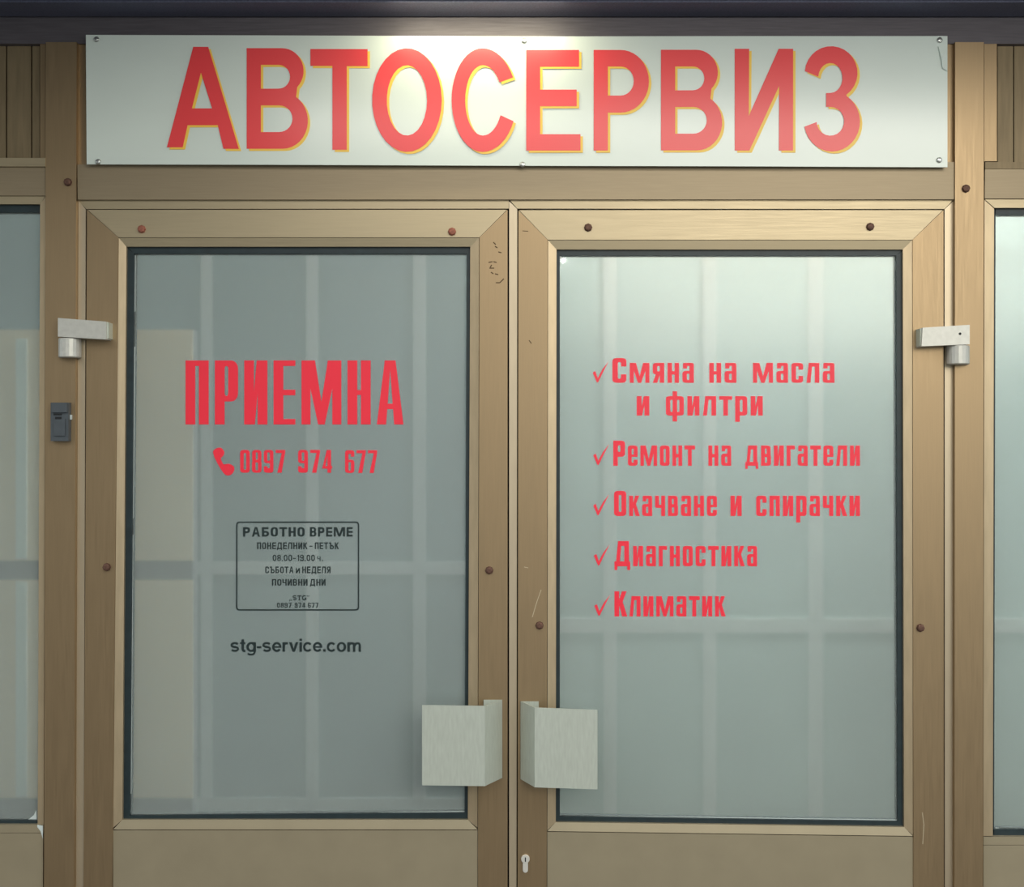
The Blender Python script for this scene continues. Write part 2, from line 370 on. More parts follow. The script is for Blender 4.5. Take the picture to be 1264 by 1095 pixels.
# ================================================================== DOORS
GY = .014      # front of the glass
def door(name, label, o):
    d = root(name, kind='structure', label=label)
    (lx0, lx0b), (lx1, lx1b) = o['leaf_l'], o['leaf_r']        # outer edges: top, bottom px
    ty, ib = o['top'], o['rail_b']                             # leaf top, rail lower edge
    (ix0, ix0b), (ix1, ix1b) = o['in_l'], o['in_r']            # inner edge of stiles
    (bx0, bx0b), (bx1, bx1b) = o['bead_l'], o['bead_r']        # inner edge of the bead
    gl, gr = o['gas_l'], o['gas_r']                            # glass edge inside the gasket
    bt, gt = o['bead_t'], o['glass_t']
    gb0, gb1, pb0, pb1 = o['glass_b']                          # glass bottom l/r ; gasket bottom l/r
    def lerp(p, y):                                            # x of an edge (top@ty, bottom@1015) at y
        return p[0]+(p[1]-p[0])*(y-ty)/(1015.0-ty)
    Yf = -.005
    lip = o['lip']
    # mitred stiles and rail
    quad('stile', [(lx0, ty), (ix0, ib), (lerp((ix0, ix0b), BOT-8), BOT-8), (lerp((lx0, lx0b), BOT-8), BOT-8)], Yf, .045, M['bronze_v'], d)
    quad('stile', [(ix1, ib), (lx1, ty), (lerp((lx1, lx1b), BOT-8), BOT-8), (lerp((ix1, ix1b), BOT-8), BOT-8)], Yf, .045, M['bronze_v'], d)
    quad('top_rail', [(lx0+.8, ty), (lx1-.8, ty), (ix1-.4, ib), (ix0+.4, ib)], Yf, .045, M['bronze_h'], d)
    # glazing beads, mitred, sloping in
    def bead(pts_out, pts_in, m):
        bm = bmesh.new()
        yo, yi = -.003, .0003
        a = [PX(x, y, yo) for x, y in pts_out]; b = [PX(x, y, yi) for x, y in pts_in]
        A = [bm.verts.new(v) for v in (a[0], a[1])]; B = [bm.verts.new(v) for v in (b[0], b[1])]
        A2 = [bm.verts.new((v.x, .04, v.z)) for v in (a[0], a[1])]; B2 = [bm.verts.new((v.x, .04, v.z)) for v in (b[0], b[1])]
        bm.faces.new((A[0], A[1], B[1], B[0])); bm.faces.new((A2[0], B2[0], B2[1], A2[1]))
        bm.faces.new((B[0], B[1], B2[1], B2[0])); bm.faces.new((A[1], A[0], A2[0], A2[1]))
        bm.faces.new((A[0], B[0], B2[0], A2[0])); bm.faces.new((B[1], A[1], A2[1], B2[1]))
        finish(bm, 'glazing_bead', m, d, .0006)
    e = .6
    ix0m, ix1m = lerp((ix0, ix0b), pb0), lerp((ix1, ix1b), pb1)
    bx0m, bx1m = lerp((bx0, bx0b), pb0), lerp((bx1, bx1b), pb1)
    bead([(ix0+e, ib+e), (ix0m+e, pb0+10)], [(bx0, bt), (bx0m, pb0)], M['bronze_b'])
    bead([(ix1m-e, pb1+10), (ix1-e, ib+e)], [(bx1m, pb1), (bx1, bt)], M['bronze_b'])
    bead([(ix1-e, ib+e), (ix0+e, ib+e)], [(bx1, bt), (bx0, bt)], M['bronze_h'])
    bead([(ix0m+e, pb0+lip-1), (ix1m-e, pb1+lip-1)], [(bx0m, pb0), (bx1m, pb1)], M['panel'])
    # rubber gaskets
    quad('gasket', [(bx0-1, bt-1), (bx1+1, bt-1), (gr[0], gt), (gl[0], gt)], .007, .03, M['gasket'], d, .001)
    quad('gasket', [(bx0-1, bt), (gl[0], gt), (gl[1], gb0), (bx0m-1, pb0+1)], .007, .03, M['gasket'], d, .001)
    quad('gasket', [(gr[0], gt), (bx1+1, bt), (bx1m+1, pb1+1), (gr[1], gb1)], .007, .03, M['gasket'], d, .001)
    quad('gasket', [(gl[1], gb0), (gr[1], gb1), (bx1m+1, pb1+1), (bx0m-1, pb0+1)], .007, .03, M['gasket'], d, .001)
    pane = quad('glass_pane', [(gl[0]-3, gt-3), (gr[0]+3, gt-3), (gr[1]+3, gb1+3), (gl[1]-3, gb0+3)], GY, GY+.005, M['frost'], d, 0)
    # lower sheet panel, held by the stiles
    quad('kick_panel', [(ix0m+.5, pb0+lip), (ix1m-.5, pb1+lip), (ix1m-.5, BOT-90), (ix0m+.5, BOT-90)], -.0025, .03, M['panel'], d, .001)
    rect('bottom_rail', ix0m+.5, BOT-88, ix1m-.5, BOT-8, -.005, .045, M['bronze_h'], d)
    for x, y, mm, yy in o['screws']: hexbolt(x, y, yy, d, mm)
    return d, pane

door_l, pane_l = door('door_1', 'left door leaf with reception lettering and opening hours on frosted glass', dict(
    leaf_l=(107.5, 103.5), leaf_r=(626.5, 626.5), top=259, rail_b=293, in_l=(146, 139), in_r=(592, 590),
    bead_l=(156, 151), bead_r=(580.5, 577.5), gas_l=(165.5, 160), gas_r=(576, 573.5), bead_t=304.5, glass_t=313,
    glass_b=(1007, 1003.5, 1012, 1012), lip=13,
    screws=[(175, 283, 'rust_red', -.005), (558, 286, 'rust_red', -.005), (132, 700, 'rust', -.005), (604, 704, 'rust', -.005)]))
door_r, pane_r = door('door_2', 'right-hand door leaf with red list of car services on frosted glass', dict(
    leaf_l=(640, 639), leaf_r=(1164.5, 1165), top=259.5, rail_b=296, in_l=(676, 675), in_r=(1126.5, 1127.5),
    bead_l=(687, 686), bead_r=(1114.5, 1116), gas_l=(691, 691), gas_r=(1106.5, 1108.5), bead_t=308, glass_t=315.5,
    glass_b=(1008, 1014, 1015, 1021), lip=12,
    screws=[(726, 281, 'rust', -.005), (1074, 280, 'rust', -.005), (666, 772, 'rust', -.005), (1136, 775, 'rust', -.005)]))

# bright edge highlights along the glass, put in as pale strips
def sliver(pts, parent, name='edge_highlight'):
    film(name, [[pts]], GY, M['glint_chip'], parent, .0006)
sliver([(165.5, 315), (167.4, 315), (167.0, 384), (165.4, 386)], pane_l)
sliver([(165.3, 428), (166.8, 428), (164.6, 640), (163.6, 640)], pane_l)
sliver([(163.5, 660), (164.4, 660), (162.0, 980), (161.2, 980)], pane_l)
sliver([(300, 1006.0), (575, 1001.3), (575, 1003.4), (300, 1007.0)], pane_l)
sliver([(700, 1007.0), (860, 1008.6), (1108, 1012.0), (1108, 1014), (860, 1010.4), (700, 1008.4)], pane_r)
film('light_spot', [[arc(690.5, 318.2, 2.6, 2.6, 0, 330, 9)]], GY, mat('white_light_spot', (.95, .97, .95), .5, emit=((1, 1, .97), .0)), pane_r, .0008)  # white disc painted for the light showing at the corner

# ---- writing on the left leaf
LY = GY-.0003
o = film('lettering', word('ПРИЕМНА', 229, 498, 524, 79, 79, s=.42, t=.085, gap=.27), LY, M['red_film'], pane_l)
o['label'] = 'large red condensed word ПРИЕМНА'
ph = [(248,545),(254,534),(268,526),(285,523),(295,531),(303,542),(303,555),(296,566),(286,576),(291,592),(300,606),(312,604),(325,602),(340,608),(351,618),(353,632),(345,648),(334,657),(322,660),(312,658),(302,650),(286,628),(270,600),(256,572)]
o = film('phone_symbol', [[[(200+x/3.95, 420+y/3.95) for x, y in ph]]], LY, M['red_film'], pane_l); o['label'] = 'red telephone handset symbol'
g = word('0897', 296.5, 352, 583.5, 28, 28, s=.36, t=.13, gap=.25) + word('974', 368, 410, 583.5, 28, 28, s=.36, t=.13, gap=.25) + word('677', 426, 465.5, 583.8, 28, 28, s=.36, t=.13, gap=.25)
o = film('lettering', g, LY, M['red_film'], pane_l); o['label'] = 'red telephone number 0897 974 677'
# opening hours
bo = RRp(291.3, 643.8, 443.3, 753.8, 4, 4, 5); bi = RRp(293.0, 645.5, 441.6, 752.1, 3, 3, 5)[::-1]
o = film('hours_frame', [[bo, bi]], LY, M['black_film'], pane_l); o['label'] = 'thin dark rounded rectangle round the opening hours'
def rows(ws, base, h, sw, tw, gp, txt, xh=None):
    g = []
    for w, a, b in ws: g += word(w, a, b, base, xh or h, h, s=sw, t=tw, gap=gp, capk=1.0)
    o = film('lettering', g, LY, M['black_film'], pane_l, .0003); o['label'] = 'dark lettering ' + txt
RY[:] = [.30, .2, .2]
rows([('РАБОТНО', 299.9, 376), ('ВРЕМЕ', 382.5, 435.3)], 662.4, 11.6, .32, .20, .26, 'РАБОТНО ВРЕМЕ')
rows([('ПОНЕДЕЛНИК', 317.4, 379.3), ('–', 382, 385.6), ('ПЕТЪК', 388.6, 418)], 677.9, 8.3, .30, .17, .26, 'ПОНЕДЕЛНИК – ПЕТЪК')
rows([('08.00–19.00', 336.6, 388.6)], 692.6, 7.7, .27, .16, .28, '08.00–19.00')
rows([('ч', 391.6, 395.6), ('.', 397.2, 398.7)], 692.6, 6, .27, .16, .28, 'ч.')
rows([('СЪБОТА', 327.4, 362.2), ('НЕДЕЛЯ', 373.1, 408)], 707.6, 8.2, .30, .17, .26, 'СЪБОТА НЕДЕЛЯ')
rows([('и', 365.2, 370.2)], 707.6, 6.2, .27, .16, .28, 'и')
rows([('ПОЧИВНИ', 335.7, 379.6), ('ДНИ', 382.6, 401.9)], 723, 8.2, .30, .17, .26, 'ПОЧИВНИ ДНИ')
rows([('0897', 341.8, 359.7), ('974', 363.7, 376.7), ('677', 380, 393)], 750.2, 6.1, .28, .17, .28, '0897 974 677')
RY[:] = [.12, .08, .05]
o = film('lettering', latin_line('stg-service.com', 284.4, 445.6, 804.6, 11.8), LY, M['black_film'], pane_l, .0003); o['label'] = 'dark lettering stg-service.com'
def at_px(g, x, base, wpx, h): return [[[(x+px*wpx, base-py*h) for px, py in l] for l in loops] for loops in g]
g = at_px([ess(0, 1, 0, 1, .19)], 361.3, 741, 4.8, 6.2) + at_px([R(.38, 0, .62, 1), R(0, .82, 1, 1), R(0, .62, .1, 1), R(.9, .62, 1, 1), R(.22, 0, .78, .12)], 367, 741, 4.9, 6.2)
g += at_px([stroke([(.5+.38*math.cos(math.radians(a)), .5+.41*math.sin(math.radians(a))) for a in range(42, 330, 14)], .24), R(.55, .34, 1, .5), R(.76, .05, 1, .45)], 372.8, 741, 5.3, 6.2)
for x, y in ((357, 742), (359, 742), (378.7, 736.8), (380.6, 736.8)): g += at_px([[[(0, 0), (.6, .2), (1, 1), (.2, 1)]]], x, y, 1.3, 1.9)
o = film('lettering', g, LY, M['black_film'], pane_l, .0003); o['label'] = 'dark lettering „STG“'

# ---- writing on the right leaf
lines = [([('Смяна', 756, 856.5), ('на', 875.6, 909), ('масла', 929.5, 1030)], 472.5, 24.5, 30.5, 'Смяна на масла'),
         ([('и', 786, 801.5), ('филтри', 822, 941.5)], 513, 24, 30, 'и филтри'),
         ([('Ремонт', 757, 857.5), ('на', 874.5, 902.5), ('двигатели', 920, 1061.5)], 575, 25, 31, 'Ремонт на двигатели'),
         ([('Окачване', 758, 885), ('и', 901.8, 915.5), ('спирачки', 933.5, 1061.5)], 637, 25, 31, 'Окачване и спирачки'),
         ([('Диагностика', 758.5, 934.5)], 699, 25, 31, 'Диагностика'),
         ([('Климатик', 758.5, 895)], 761, 25, 31, 'Климатик')]
for ws, base, xh, cap, txt in lines:
    g = []
    for w, a, b in ws: g += word(w, a, b, base, xh, cap, s=.385, t=.19, gap=.30)
    o = film('lettering', g, LY, M['red_film'], pane_r); o['label'] = 'red lettering ' + txt
for x, y in ((731.6, 472), (732.3, 574), (732.3, 636), (733, 698), (733.6, 760)):
    p = [(0, -12), (3.2, -14), (6.2, -5.2), (12, -16), (19.5, -25.5), (13.2, -13.5), (6.6, 0), (5.2, 0)]
    film('check_mark', [[[(x+a, y+b) for a, b in p]]], LY, M['red_film'], pane_r)

# ---- pull handles: folded metal channels
def pull(d, front, web, flange_x, ytop_b, ybot, label):
    """front: x0,x1,ytop,ybottom at the front plate; web back edge x; flange inner x at the back"""
    DF, DB, T = -.062, -.007, .0022
    h = root('pull_handle'); h.parent = d; h['label'] = label
    x0, x1, yt0, yt1, yb0, yb1 = front
    sgn = 1 if web > x1-1 else -1
    bm = bmesh.new()
    P = lambda x, y, d_: PX(x, y, d_)
    # profile in plan: outer front edge -> fold -> web back -> flange end ; each with top/bottom z
    zt = P(0, yt1, DF).z; zb = P(0, yb1, DF).z
    a = P(x0, yt0, DF); a2 = P(x0, yb0, DF); b = P(x1, yt1, DF); b2 = P(x1, yb1, DF)
    c = P(web, 0, DB); f = P(flange_x, 0, DB)
    prof = [(a.x, DF, a.z, a2.z), (b.x, DF, b.z, b2.z), (c.x, DB, b.z, b2.z), (f.x, DB, b.z, b2.z)]
    def lipv(p, off): return (p[0]+off[0], p[1]+off[1])
    inn = [(a.x, DF+T), (b.x-sgn*T, DF+T), (c.x-sgn*T*1.1, DB-T), (f.x, DB-T)]
    vo = [[bm.verts.new((x, y, z)) for z in (t, u)] for x, y, t, u in prof]
    vi = [[bm.verts.new((ix, iy, z)) for z in (p[2], p[3])] for (ix, iy), p in zip(inn, prof)]
    for k in range(3):
        bm.faces.new((vo[k][0], vo[k+1][0], vo[k+1][1], vo[k][1])); bm.faces.new((vi[k][0], vi[k][1], vi[k+1][1], vi[k+1][0]))
        bm.faces.new((vo[k][0], vi[k][0], vi[k+1][0], vo[k+1][0])); bm.faces.new((vo[k][1], vo[k+1][1], vi[k+1][1], vi[k][1]))
    for k in (0, 3): bm.faces.new((vo[k][0], vo[k][1], vi[k][1], vi[k][0]))
    finish(bm, 'channel', M['grey_al'], h, .0005)
    for yy in (yt1+22, yb1-22):
        cc = P((web+flange_x)/2, yy, DB-T); bm = bmesh.new(); add_lathe(bm, cc, [(.004, 0), (.0038, -.0015), (.002, -.0022)], 'Y', 10); finish(bm, 'rivet', M['steel'], h)
    return h
pull(door_l, (521, 598.5, 870.5, 871.5, 969.5, 970.5), 620, 597, 0, 0, 'folded silver plate pull handle on the left leaf')
pull(door_r, (737.5, 660, 876.5, 873.5, 974.5, 972), 642.5, 665, 0, 0, 'folded silver plate pull handle on the right-hand leaf')

# ---- surface hinges with knuckle
def hinge(d, arm, kn, side, label):
    Y0 = -.034
    h = quad('hinge', arm, Y0, -.004, M['hinge'], d, .0025); h['label'] = label
    x0, y0, x1, y1 = kn
    c = PX((x0+x1)/2, y1, Y0); t = PX((x0+x1)/2, y0, Y0); r = abs(PX(x1, y0, Y0).x-PX(x0, y0, Y0).x)/2
    bm = bmesh.new()
    add_lathe(bm, (c.x, Y0+r-.002, c.z), [(r*.9, 0), (r, .002), (r, t.z-c.z-.002), (r*.96, t.z-c.z)], 'Z', 20)
    add_box(bm, (c.x-r*.75, Y0+r, c.z+.002), (c.x+r*.75, -.008, t.z-.002))
    finish(bm, 'knuckle', M['hinge'], h)
    e = arm[1][0]-4 if side < 0 else arm[0][0]
    xe = (arm[1][0], arm[1][0]+3.2) if side < 0 else (arm[0][0]-3.2, arm[0][0])
    ya = (arm[1][1]+1, arm[2][1]-1) if side < 0 else (arm[0][1]+1, arm[3][1]-1)
    rect('end_cap', xe[0], ya[0], xe[1], ya[1], Y0+.006, -.004, M['grey_al'], h, .001)
    return h
h1 = hinge(door_l, [(71.5, 392.5), (131, 397), (131, 419), (71.5, 415.5)], (68, 417, 95, 441), -1, 'silver hinge arm on the left leaf')
h2 = hinge(door_r, [(1139, 404.5), (1197, 401), (1197, 425), (1137.5, 427.5)], (1174, 426, 1201, 449.5), 1, 'silver hinge arm on the right-hand leaf')
c = PX(1185, 412, -.034); bm = bmesh.new(); add_lathe(bm, c, [(.0028, .001), (.0026, -.0008), (.001, -.0012)], 'Y', 10); finish(bm, 'hinge_screw', M['bell_dk'], h2)

# ---- euro lock cylinder in the right-hand leaf
lk = root('lock_cylinder'); lk.parent = door_r; lk['label'] = 'shiny nickel lock cylinder'
cc = PX(648.5, 1060, -.005); bm = bmesh.new()
add_lathe(bm, cc, [(.0088, .002), (.0088, -.003), (.008, -.0042)], 'Y', 24)
finish(bm, 'plug', M['chrome'], lk, 0)
b0 = PX(648.5, 1063, -.005); bm = bmesh.new()
pts = [Vector((b0.x-.0052, 0, b0.z)), Vector((b0.x+.0052, 0, b0.z))]
lo = PX(648.5, 1073.5, -.005)
pts += [Vector((lo.x+.0052*math.cos(a), 0, lo.z-.0052*math.sin(a))) for a in [math.pi*i/8 for i in range(9)]]
add_prism(bm, pts, -.0085, -.004); finish(bm, 'cylinder_body', M['chrome'], lk, .0008)
bm = bmesh.new(); add_box(bm, (cc.x-.0011, cc.y-.0046, cc.z-.005), (cc.x+.0011, cc.y-.004, cc.z+.004)); finish(bm, 'keyway', M['bell_dk'], lk)

# ---- scratches and grime on the stiles
def mark(parent, pts, w, m):
    g = []
    for (x0, y0), (x1, y1) in zip(pts, pts[1:]):
        dx, dy = x1-x0, y1-y0; l = math.hypot(dx, dy) or 1; nx, ny = -dy/l*w/2, dx/l*w/2
        g.append([[(x0+nx, y0+ny), (x1+nx, y1+ny), (x1-nx, y1-ny), (x0-nx, y0-ny)]])
    film('scratch' if m == 'scratch' else 'grime_mark', g, -.0051, M[m], parent, .0001)
mark(door_r, [(668, 728), (663, 742), (657, 762)], .8, 'scratch')
mark(door_r, [(647, 700), (652, 701)], .8, 'scratch')
mark(door_r, [(1138.5, 1003), (1140.5, 1018), (1139, 1042)], 1.0, 'scratch')
mark(door_r, [(645, 285), (652, 285.5)], .9, 'grime')
mark(door_r, [(653, 420), (656, 424)], 1.1, 'grime')
for p in ([(609, 299), (612, 302)], [(611, 304), (614, 306)], [(615, 311), (619, 312)], [(603, 324), (608, 323)], [(609, 323), (613, 324)],
          [(604, 331), (610, 331)], [(606, 336), (609, 338)], [(611, 338), (615, 339)], [(612, 349), (617, 349), (622, 344)], [(605, 330), (607, 327)]):
    mark(door_l, p, 1.3, 'grime')

# ================================================================== SIDE WINDOWS
def side_window(name, label, xi, xo, edge, mir):
    w = root(name, kind='structure', label=label)
    a, b, gtop, gbot, btop, bbot = edge
    return w
w1 = root('window_1', kind='structure', label='frosted side window at the left edge')
quad('beam', [(XL, 206), (56, 206), (56, 241.5), (XL, 241)], -.007, .05, M['bronze_d'], w1)
quad('glazing_bead', [(XL, 242), (56, 242), (49.5, 252), (XL, 252)], -.003, .04, M['bronze_h'], w1)
quad('glazing_bead', [(49.5, 252), (56, 243), (54, 1018), (46.5, 1018)], -.003, .04, M['bronze_b'], w1)
quad('gasket', [(XL, 252), (49, 252), (49, 262), (XL, 261)], .006, .03, M['gasket'], w1, .001)
quad('gasket', [(XL, 1010), (46, 1013), (46, 1018), (XL, 1017)], .006, .03, M['gasket'], w1, .001)
p1 = quad('glass_pane', [(XL, 259), (51, 259), (48.5, 1016), (XL, 1015)], GY, GY+.005, M['frost'], w1, 0)
quad('sill_bead', [(XL, 1017), (53.5, 1018.5), (53.5, 1028), (XL, 1028)], -.003, .04, M['panel'], w1)
quad('lower_panel', [(XL, 1028.5), (53, 1028.5), (53, BOT), (XL, BOT)], -.0025, .04, M['panel'], w1)
quad('end_post', [(XL-12, 54), (XL, 54), (XL, BOT), (XL-12, BOT)], -.012, .06, M['bronze_v'], w1)
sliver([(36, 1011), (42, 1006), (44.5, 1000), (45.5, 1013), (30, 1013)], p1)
film('paint_chip', [[[(46, 1018), (53, 1019.5), (52.8, 1036), (50, 1026), (46, 1021)]]], -.0032, M['glint_chip'], w1, .0002)
w2 = root('window_2', kind='structure', label='frosted side window at the right edge')
quad('beam', [(1216, 209), (XR, 209), (XR, 245), (1215.5, 245)], -.007, .05, M['bronze_d'], w2)
quad('glazing_bead', [(1215.5, 246), (XR, 246), (XR, 256.5), (1227.5, 256.5)], -.003, .04, M['bronze_h'], w2)
quad('glazing_bead', [(1215.3, 247), (1227, 257.5), (1225.5, 1032), (1213.8, 1032)], -.003, .04, M['bronze_b'], w2)
quad('gasket', [(1228, 257), (XR, 257), (XR, 265), (1228, 265)], .006, .03, M['gasket'], w2, .001)
quad('gasket', [(1226, 1024), (XR, 1026), (XR, 1033), (1226, 1032)], .006, .03, M['gasket'], w2, .001)
quad('gasket', [(1227.3, 257), (1229, 257), (1227, 1030), (1225.5, 1030)], .006, .03, M['gasket'], w2, 0)
p2 = quad('glass_pane', [(1226, 262), (XR, 262), (XR, 1028), (1225, 1028)], GY, GY+.005, M['frost'], w2, 0)
quad('sill_bead', [(1214, 1033), (XR, 1034), (XR, 1043), (1214, 1043)], -.003, .04, M['panel'], w2)
quad('lower_panel', [(1214, 1043.5), (XR, 1043.5), (XR, BOT), (1214, BOT)], -.0025, .04, M['panel'], w2)
quad('end_post', [(XR, 54), (XR+12, 54), (XR+12, BOT), (XR, BOT)], -.012, .06, M['bronze_v'], w2)
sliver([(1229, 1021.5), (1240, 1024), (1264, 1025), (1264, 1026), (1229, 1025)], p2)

# upper slatted panels either side of the sign
u1 = root('trim_6', kind='structure', label='slatted bronze panel above the left window')
for a, b in ((XL, -190), (-188, -130), (-128, -71), (-69, -25), (-23.5, 7), (9, 38), (40, 49)):
    rect('slat', a, 54, b, 196, .010, .03, M['slat'], u1, .0015)
rect('edge_strip', 49.5, 54, 56.2, 196, -.002, .05, M['bronze_v'], u1)
quad('ledge', [(XL, 194), (56, 195), (56, 205.5), (XL, 205)], -.013, .05, M['bronze_h'], u1, .003)
rect('backing', XL, 50, 56, 206, .03, .05, M['dark_gap'], u1)
u2 = root('trim_7', kind='structure', label='slatted bronze panel above the right window')
for a, b in ((1231.5, 1250.5), (1252, 1281), (1282.5, 1312), (1313.5, 1343), (1345, 1400), (1402, 1460), (1462, XR)):
    rect('slat', a, 56, b, 200, .010, .03, M['slat'], u2, .0015)
rect('edge_strip', 1215, 54, 1230.5, 199, -.003, .05, M['bronze_v'], u2)
quad('ledge', [(1216, 200), (XR, 200), (XR, 208.5), (1216, 208.5)], -.004, .05, M['slat'], u2, .002)
rect('backing', 1215, 50, XR, 208, .03, .05, M['dark_gap'], u2)

# canopy over the entrance (its underside is the dark band at the top)
can = root('trim_8', kind='structure', label='dark slate canopy sheet over the entrance')
zc = PX(0, 23, 0).z
ys = [-.012, -.088, -.19, -.29, -.39, -.49, -.59, -.69, -.79]
for k in range(8):
    bm = bmesh.new(); add_box(bm, (-2.3, ys[k+1]+.003, zc+.004*(k % 2)), (2.3, ys[k], zc+.04)); finish(bm, 'soffit_board', M['slate'], can, .003)
box('canopy_top', (-2.3, -.82, zc+.04), (2.3, -.005, zc+.07), M['slate'], can, .003)
box('canopy_lip', (-2.3, -.82, zc-.01), (2.3, -.795, zc+.04), M['slate'], can, .003)

# ================================================================== SIGN
SY = -.022
sign = root('sign', PX(637, 125, SY), 'long white sign with big red yellow-shadowed lettering АВТОСЕРВИЗ above the doors', 'sign')
def keep(o, parent=sign):
    o.parent = parent; o.matrix_parent_inverse.identity(); return o
off = Vector(sign.location)
def sloc(o):           # bring a mesh built in world space under the sign's Empty
    for v in o.data.vertices: v.co -= off
    return o
bm = bmesh.new()
N = 40
def edge_top(u): return 43.0 + 1.5*u + 3.2*math.sin(math.pi*u)*.35 + (1.6 if .2 < u < .75 else 0)*0
top = [(106+1063.5*i/N, edge_top(i/N)) for i in range(N+1)]
bot = [(107+1062.5*i/N, 202.8+3.6*i/N) for i in range(N+1)]
vt, vb, vt2, vb2 = [], [], [], []
for i in range(N+1):
    u = i/N
    wav = SY - .0016*math.sin(math.pi*2*u)**2            # the thin sheet bows out a little between its screws
    a = PX(*top[i], SY); b = PX(*bot[i], SY); m_ = (a+b)/2
    vt.append(bm.verts.new((a.x, wav, a.z))); vb.append(bm.verts.new((b.x, wav, b.z)))
    vt2.append(bm.verts.new((a.x, wav+.003, a.z))); vb2.append(bm.verts.new((b.x, wav+.003, b.z)))
for i in range(N):
    bm.faces.new((vt[i], vt[i+1], vb[i+1], vb[i])); bm.faces.new((vt2[i], vb2[i], vb2[i+1], vt2[i+1]))
    bm.faces.new((vt[i], vt2[i], vt2[i+1], vt[i+1])); bm.faces.new((vb[i], vb[i+1], vb2[i+1], vb2[i]))
bm.faces.new((vt[0], vb[0], vb2[0], vt2[0])); bm.faces.new((vt[N], vt2[N], vb2[N], vb[N]))
sloc(finish(bm, 'board', M['sign'], sign))
for x0, x1 in ((150, 260), (560, 720), (1010, 1120)):
    sloc(rect('spacer', x0, 60, x1, 190, SY+.004, .006, M['dark_gap'], sign))

def B_(dx, dy):
    s = lambda l: [(x+dx, y+dy) for x, y in l]
    return [s([(304.5, 59.4)]+arc(348, 87.5, 26.7, 28.1, -90, 45)+arc(349, 149, 31, 34.6, -58, 90)+[(304.5, 183.6)]),
            s([(322, 80)]+arc(344, 94.7, 14, 14.7, -90, 90)+[(322, 109.5)]), s([(322, 130)]+arc(344.5, 146.5, 16.5, 16.5, -90, 90)+[(322, 163)])]
SL = [
 ('А', [[(206,181.8),(238.5,57.8),(257,57.8),(294.8,183.8),(275.8,183.6),(268.8,154.5),(231.5,154.5),(225.5,181.8)], [(248,89.5),(236.8,133.8),(261.8,133.8)]]),
 ('В', B_(0, 0)),
 ('Т', [[(383.2,60.4),(453.7,60.6),(453.7,81.5),(428,81.5),(428,184.9),(410.3,184.8),(410.3,81.3),(383.2,81.3)]]),
 ('О', [arc(502.3,123.5,43,64,0,348,30), arc(502.3,123.8,24.9,43.5,0,345,24)]),
 ('С', [arc(595.5,123.5,42,64,-26,-90,8)+arc(595.5,123.5,38,64,-90,-270,24)[1:]+arc(595.5,123.5,42,64,-270,-336,8)[1:]
        +arc(596,123.8,24,43.5,-335,-270,8)+arc(596,123.8,21.8,43.5,-270,-90,20)[1:]+arc(596,123.8,24,43.5,-90,-31,8)[1:]]),
 ('Е', [[(649.6,61.6),(714.7,61.6),(714.7,82.2),(666.7,82.2),(666.7,110.6),(711.8,110.6),(711.8,131),(666.7,131),(666.7,165.6),(716.5,165.6),(716.5,185.8),(649.6,185.8)]]),
 ('Р', [[(732.9,61.6)]+arc(766,100.3,35,38.7,-90,90,20)+[(750.3,139),(750.3,185.8),(732.9,185.8)], [(750.3,82)]+arc(766,100,16.4,18,-90,90)+[(750.3,118)]]),
 ('В', B_(511.4, 2.0)),
 ('И', [[(907,60.2),(924.8,60.2),(924.2,143.3),(961.2,60.2),(979,60.2),(978.9,185.8),(961.5,185.8),(961.8,105.9),(925,185.8),(907,185.8)]]),
 ('З', [arc(1026,90,32.5,33,-176,55,18)+arc(1027,150,34.5,37,-58,170,20)+arc(1025,149.7,17,17.8,177,-90,16)+[(1019.8,131.9),(1019.8,114.8)]+arc(1025,96.2,15,18.5,90,-175,16)]),
]
for ch, loops in SL:
    L_ = film('letter', [loops], SY-.0022, M['red'], sign, .0004); sloc(L_); L_['label'] = 'red capital letter ' + ch
    sh = film('letter_shadow', [[[(x+3.0, y+2.7) for x, y in l] for l in loops]], SY-.0018, M['yellow'], L_, .0003); sloc(sh); sh['label'] = 'yellow offset shadow'
for x, y in ((119, 48.5), (647, 50), (1160, 49.5), (121, 199.5), (645, 203), (1159.5, 197.5)):
    c = PX(x, y, SY-.0018); bm = bmesh.new()
    add_lathe(bm, c, [(.0058, .001), (.0056, -.0008), (.0042, -.0024), (.002, -.003)], 'Y', 14)
    sloc(finish(bm, 'screw', M['steel'], sign, 0))
# dog-eared crease by the upper right screw
bm = bmesh.new()
cp = [PX(x, y, SY-.0026-d) for x, y, d in ((1158, 57, 0), (1166, 62, .003), (1169.5, 70, .001), (1169.5, 88, 0), (1164, 84, .002), (1162, 70, .0035))]
vs = [bm.verts.new(v) for v in cp]; cv = bm.verts.new(PX(1163.5, 74, SY-.0050))
for i in range(6): bm.faces.new((vs[i], vs[(i+1) % 6], cv))
bk = [bm.verts.new((v.co.x, SY-.0012, v.co.z)) for v in vs]
for i in range(6): bm.faces.new((vs[i], bk[i], bk[(i+1) % 6], vs[(i+1) % 6]))
bm.faces.new(bk[::-1])
sloc(finish(bm, 'crease', M['sign'], sign))

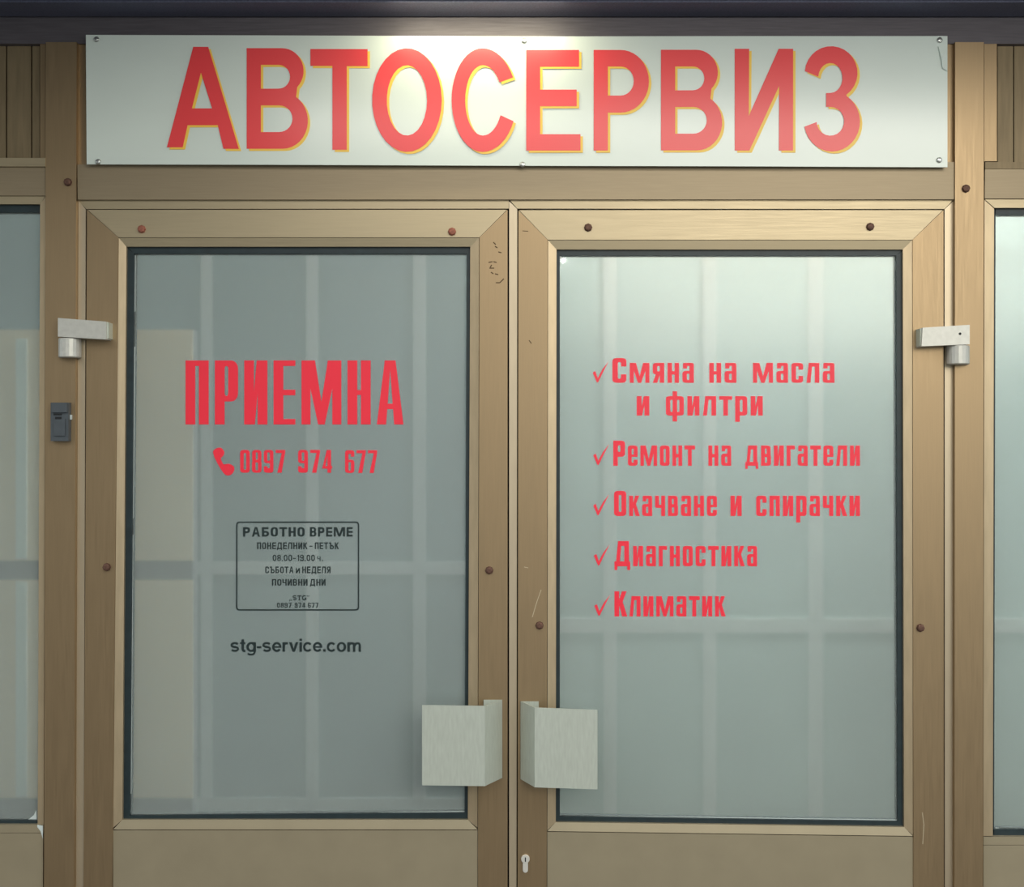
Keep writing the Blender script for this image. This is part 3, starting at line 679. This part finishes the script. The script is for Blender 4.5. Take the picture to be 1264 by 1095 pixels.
# ================================================================== DOORBELL
bl = PX(73.5, 520, -.012)
bell = root('doorbell', bl, 'small dark grey doorbell on the post left of the doors', 'doorbell')
def brect(name, x0, y0, x1, y1, yf, yb, m, bev=.001):
    o = rect(name, x0, y0, x1, y1, yf, yb, m, bell, bev)
    for v in o.data.vertices: v.co -= bl
    return o
brect('casing', 62.5, 497, 84.5, 544.5, -.026, -.0125, M['bell'], .0025)
brect('hood', 63.5, 498, 82.5, 509, -.031, -.024, M['bell'], .003)
brect('push_plate', 66, 517, 80, 538, -.029, -.024, M['bell'], .002)
brect('slot', 66, 510.5, 76, 512.5, -.0275, -.024, M['bell_dk'], .0003)
brect('slot', 68, 514.5, 75, 517.5, -.0295, -.024, M['bell_dk'], .0003)
brect('side_rivet', 85, 512, 88, 518, -.018, -.0125, M['glint_chip'], .001)

# ================================================================== BEHIND THE GLASS
part = root('trim_9', kind='structure', label='white bars of the inner glazed screen seen through frosted glass')
PY = .26
xs_l, xs_r = [(248, 262), (378, 393), (510, 526)], [(745, 761), (868, 884), (998, 1016), (1140, 1157), (1320, 1336)]
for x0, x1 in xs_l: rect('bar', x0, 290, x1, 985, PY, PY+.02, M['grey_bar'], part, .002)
for x0, x1 in xs_r: rect('bar', x0, 290, x1, 1040, PY, PY+.02, M['white_bar'], part, .002)
rect('cross_bar', -200, 693, 600, 709, PY+.0005, PY+.02, M['grey_bar'], part, .001)
rect('cross_bar', 660, 763, 1420, 781, PY+.0005, PY+.02, M['white_bar'], part, .001)
rect('post', 600, 262, 660, BOT-30, PY-.002, PY+.03, M['white_bar'], part, .002)
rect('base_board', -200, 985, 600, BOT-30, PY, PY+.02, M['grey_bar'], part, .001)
rect('base_board', 660, 1040, 1500, BOT-30, PY, PY+.02, M['infill'], part, .001)
ex = [(-200, 248), (262, 378), (393, 510), (526, 600)]
for a, b in ex:
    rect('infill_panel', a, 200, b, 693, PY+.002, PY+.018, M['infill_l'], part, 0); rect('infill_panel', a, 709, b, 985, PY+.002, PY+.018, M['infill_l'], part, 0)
ex = [(660, 745), (761, 868), (884, 998), (1016, 1140), (1157, 1320), (1336, 1500)]
for a, b in ex:
    rect('infill_panel', a, 200, b, 763, PY+.002, PY+.018, M['infill'], part, 0); rect('infill_panel', a, 781, b, 1040, PY+.002, PY+.018, M['infill'], part, 0)

cb = root('cupboard', PX(100, BOT, .2), 'blurred beige cupboard behind the frosted glass at far left', 'cupboard')
cbl = Vector(cb.location)
def crect(name, *a):
    o = rect(name, *a[:6], M[a[6]], cb, .001)
    for v in o.data.vertices: v.co -= cbl
    return o
CY = .215
crect('carcass', -90, 407, 238, 1000, CY+.004, PY-.003, 'beige_dk')
crect('upper_door', -60, 407, 238, 692, CY, CY+.003, 'beige')
crect('lower_door', -60, 716, 238, 985, CY, CY+.003, 'beige')
crect('plinth', -60, 1000, 238, BOT-30, CY, PY-.003, 'beige_dk')
crect('pull_strip', 20, 418, 33, 690, CY-.004, CY-.001, 'pale_grn')
crect('pull_strip', 20, 718, 33, 984, CY-.004, CY-.001, 'pale_grn')

lp = PX(695.5, 321.5, PY-.04)
bulb = root('lamp', lp, 'small round lit lamp glowing behind upper left corner of the right-hand glass', 'lamp')
bm = bmesh.new(); bmesh.ops.create_uvsphere(bm, u_segments=16, v_segments=10, radius=.0045)
finish(bm, 'bulb', M['bulb'], bulb, 0, True)
bl_ = bpy.data.lights.new('bulb_light', 'POINT'); bl_.energy = .9; bl_.color = (1, .97, .88); bl_.shadow_soft_size = .003
bo_ = bpy.data.objects.new('bulb_light', bl_); COL.objects.link(bo_); bo_.parent = bulb
bm = bmesh.new(); add_lathe(bm, (0, 0, 0), [(.003, .0035), (.005, .006), (.005, .030)], 'Z', 16); finish(bm, 'lamp_socket', M['steel'], bulb)

# unseen block added across the yard to darken the left-hand reflections
ob = root('shade_block', (-5.5, -8.6, 0), 'unseen grey block added to darken the left-hand reflections', 'shade_block', 'structure')
box('block_body', (-5, -2, 0), (3.2, 0, 5.0), M['render'], ob)
box('block_cap', (-5.2, -2.2, 5.0), (3.4, .2, 5.25), M['slate'], ob)
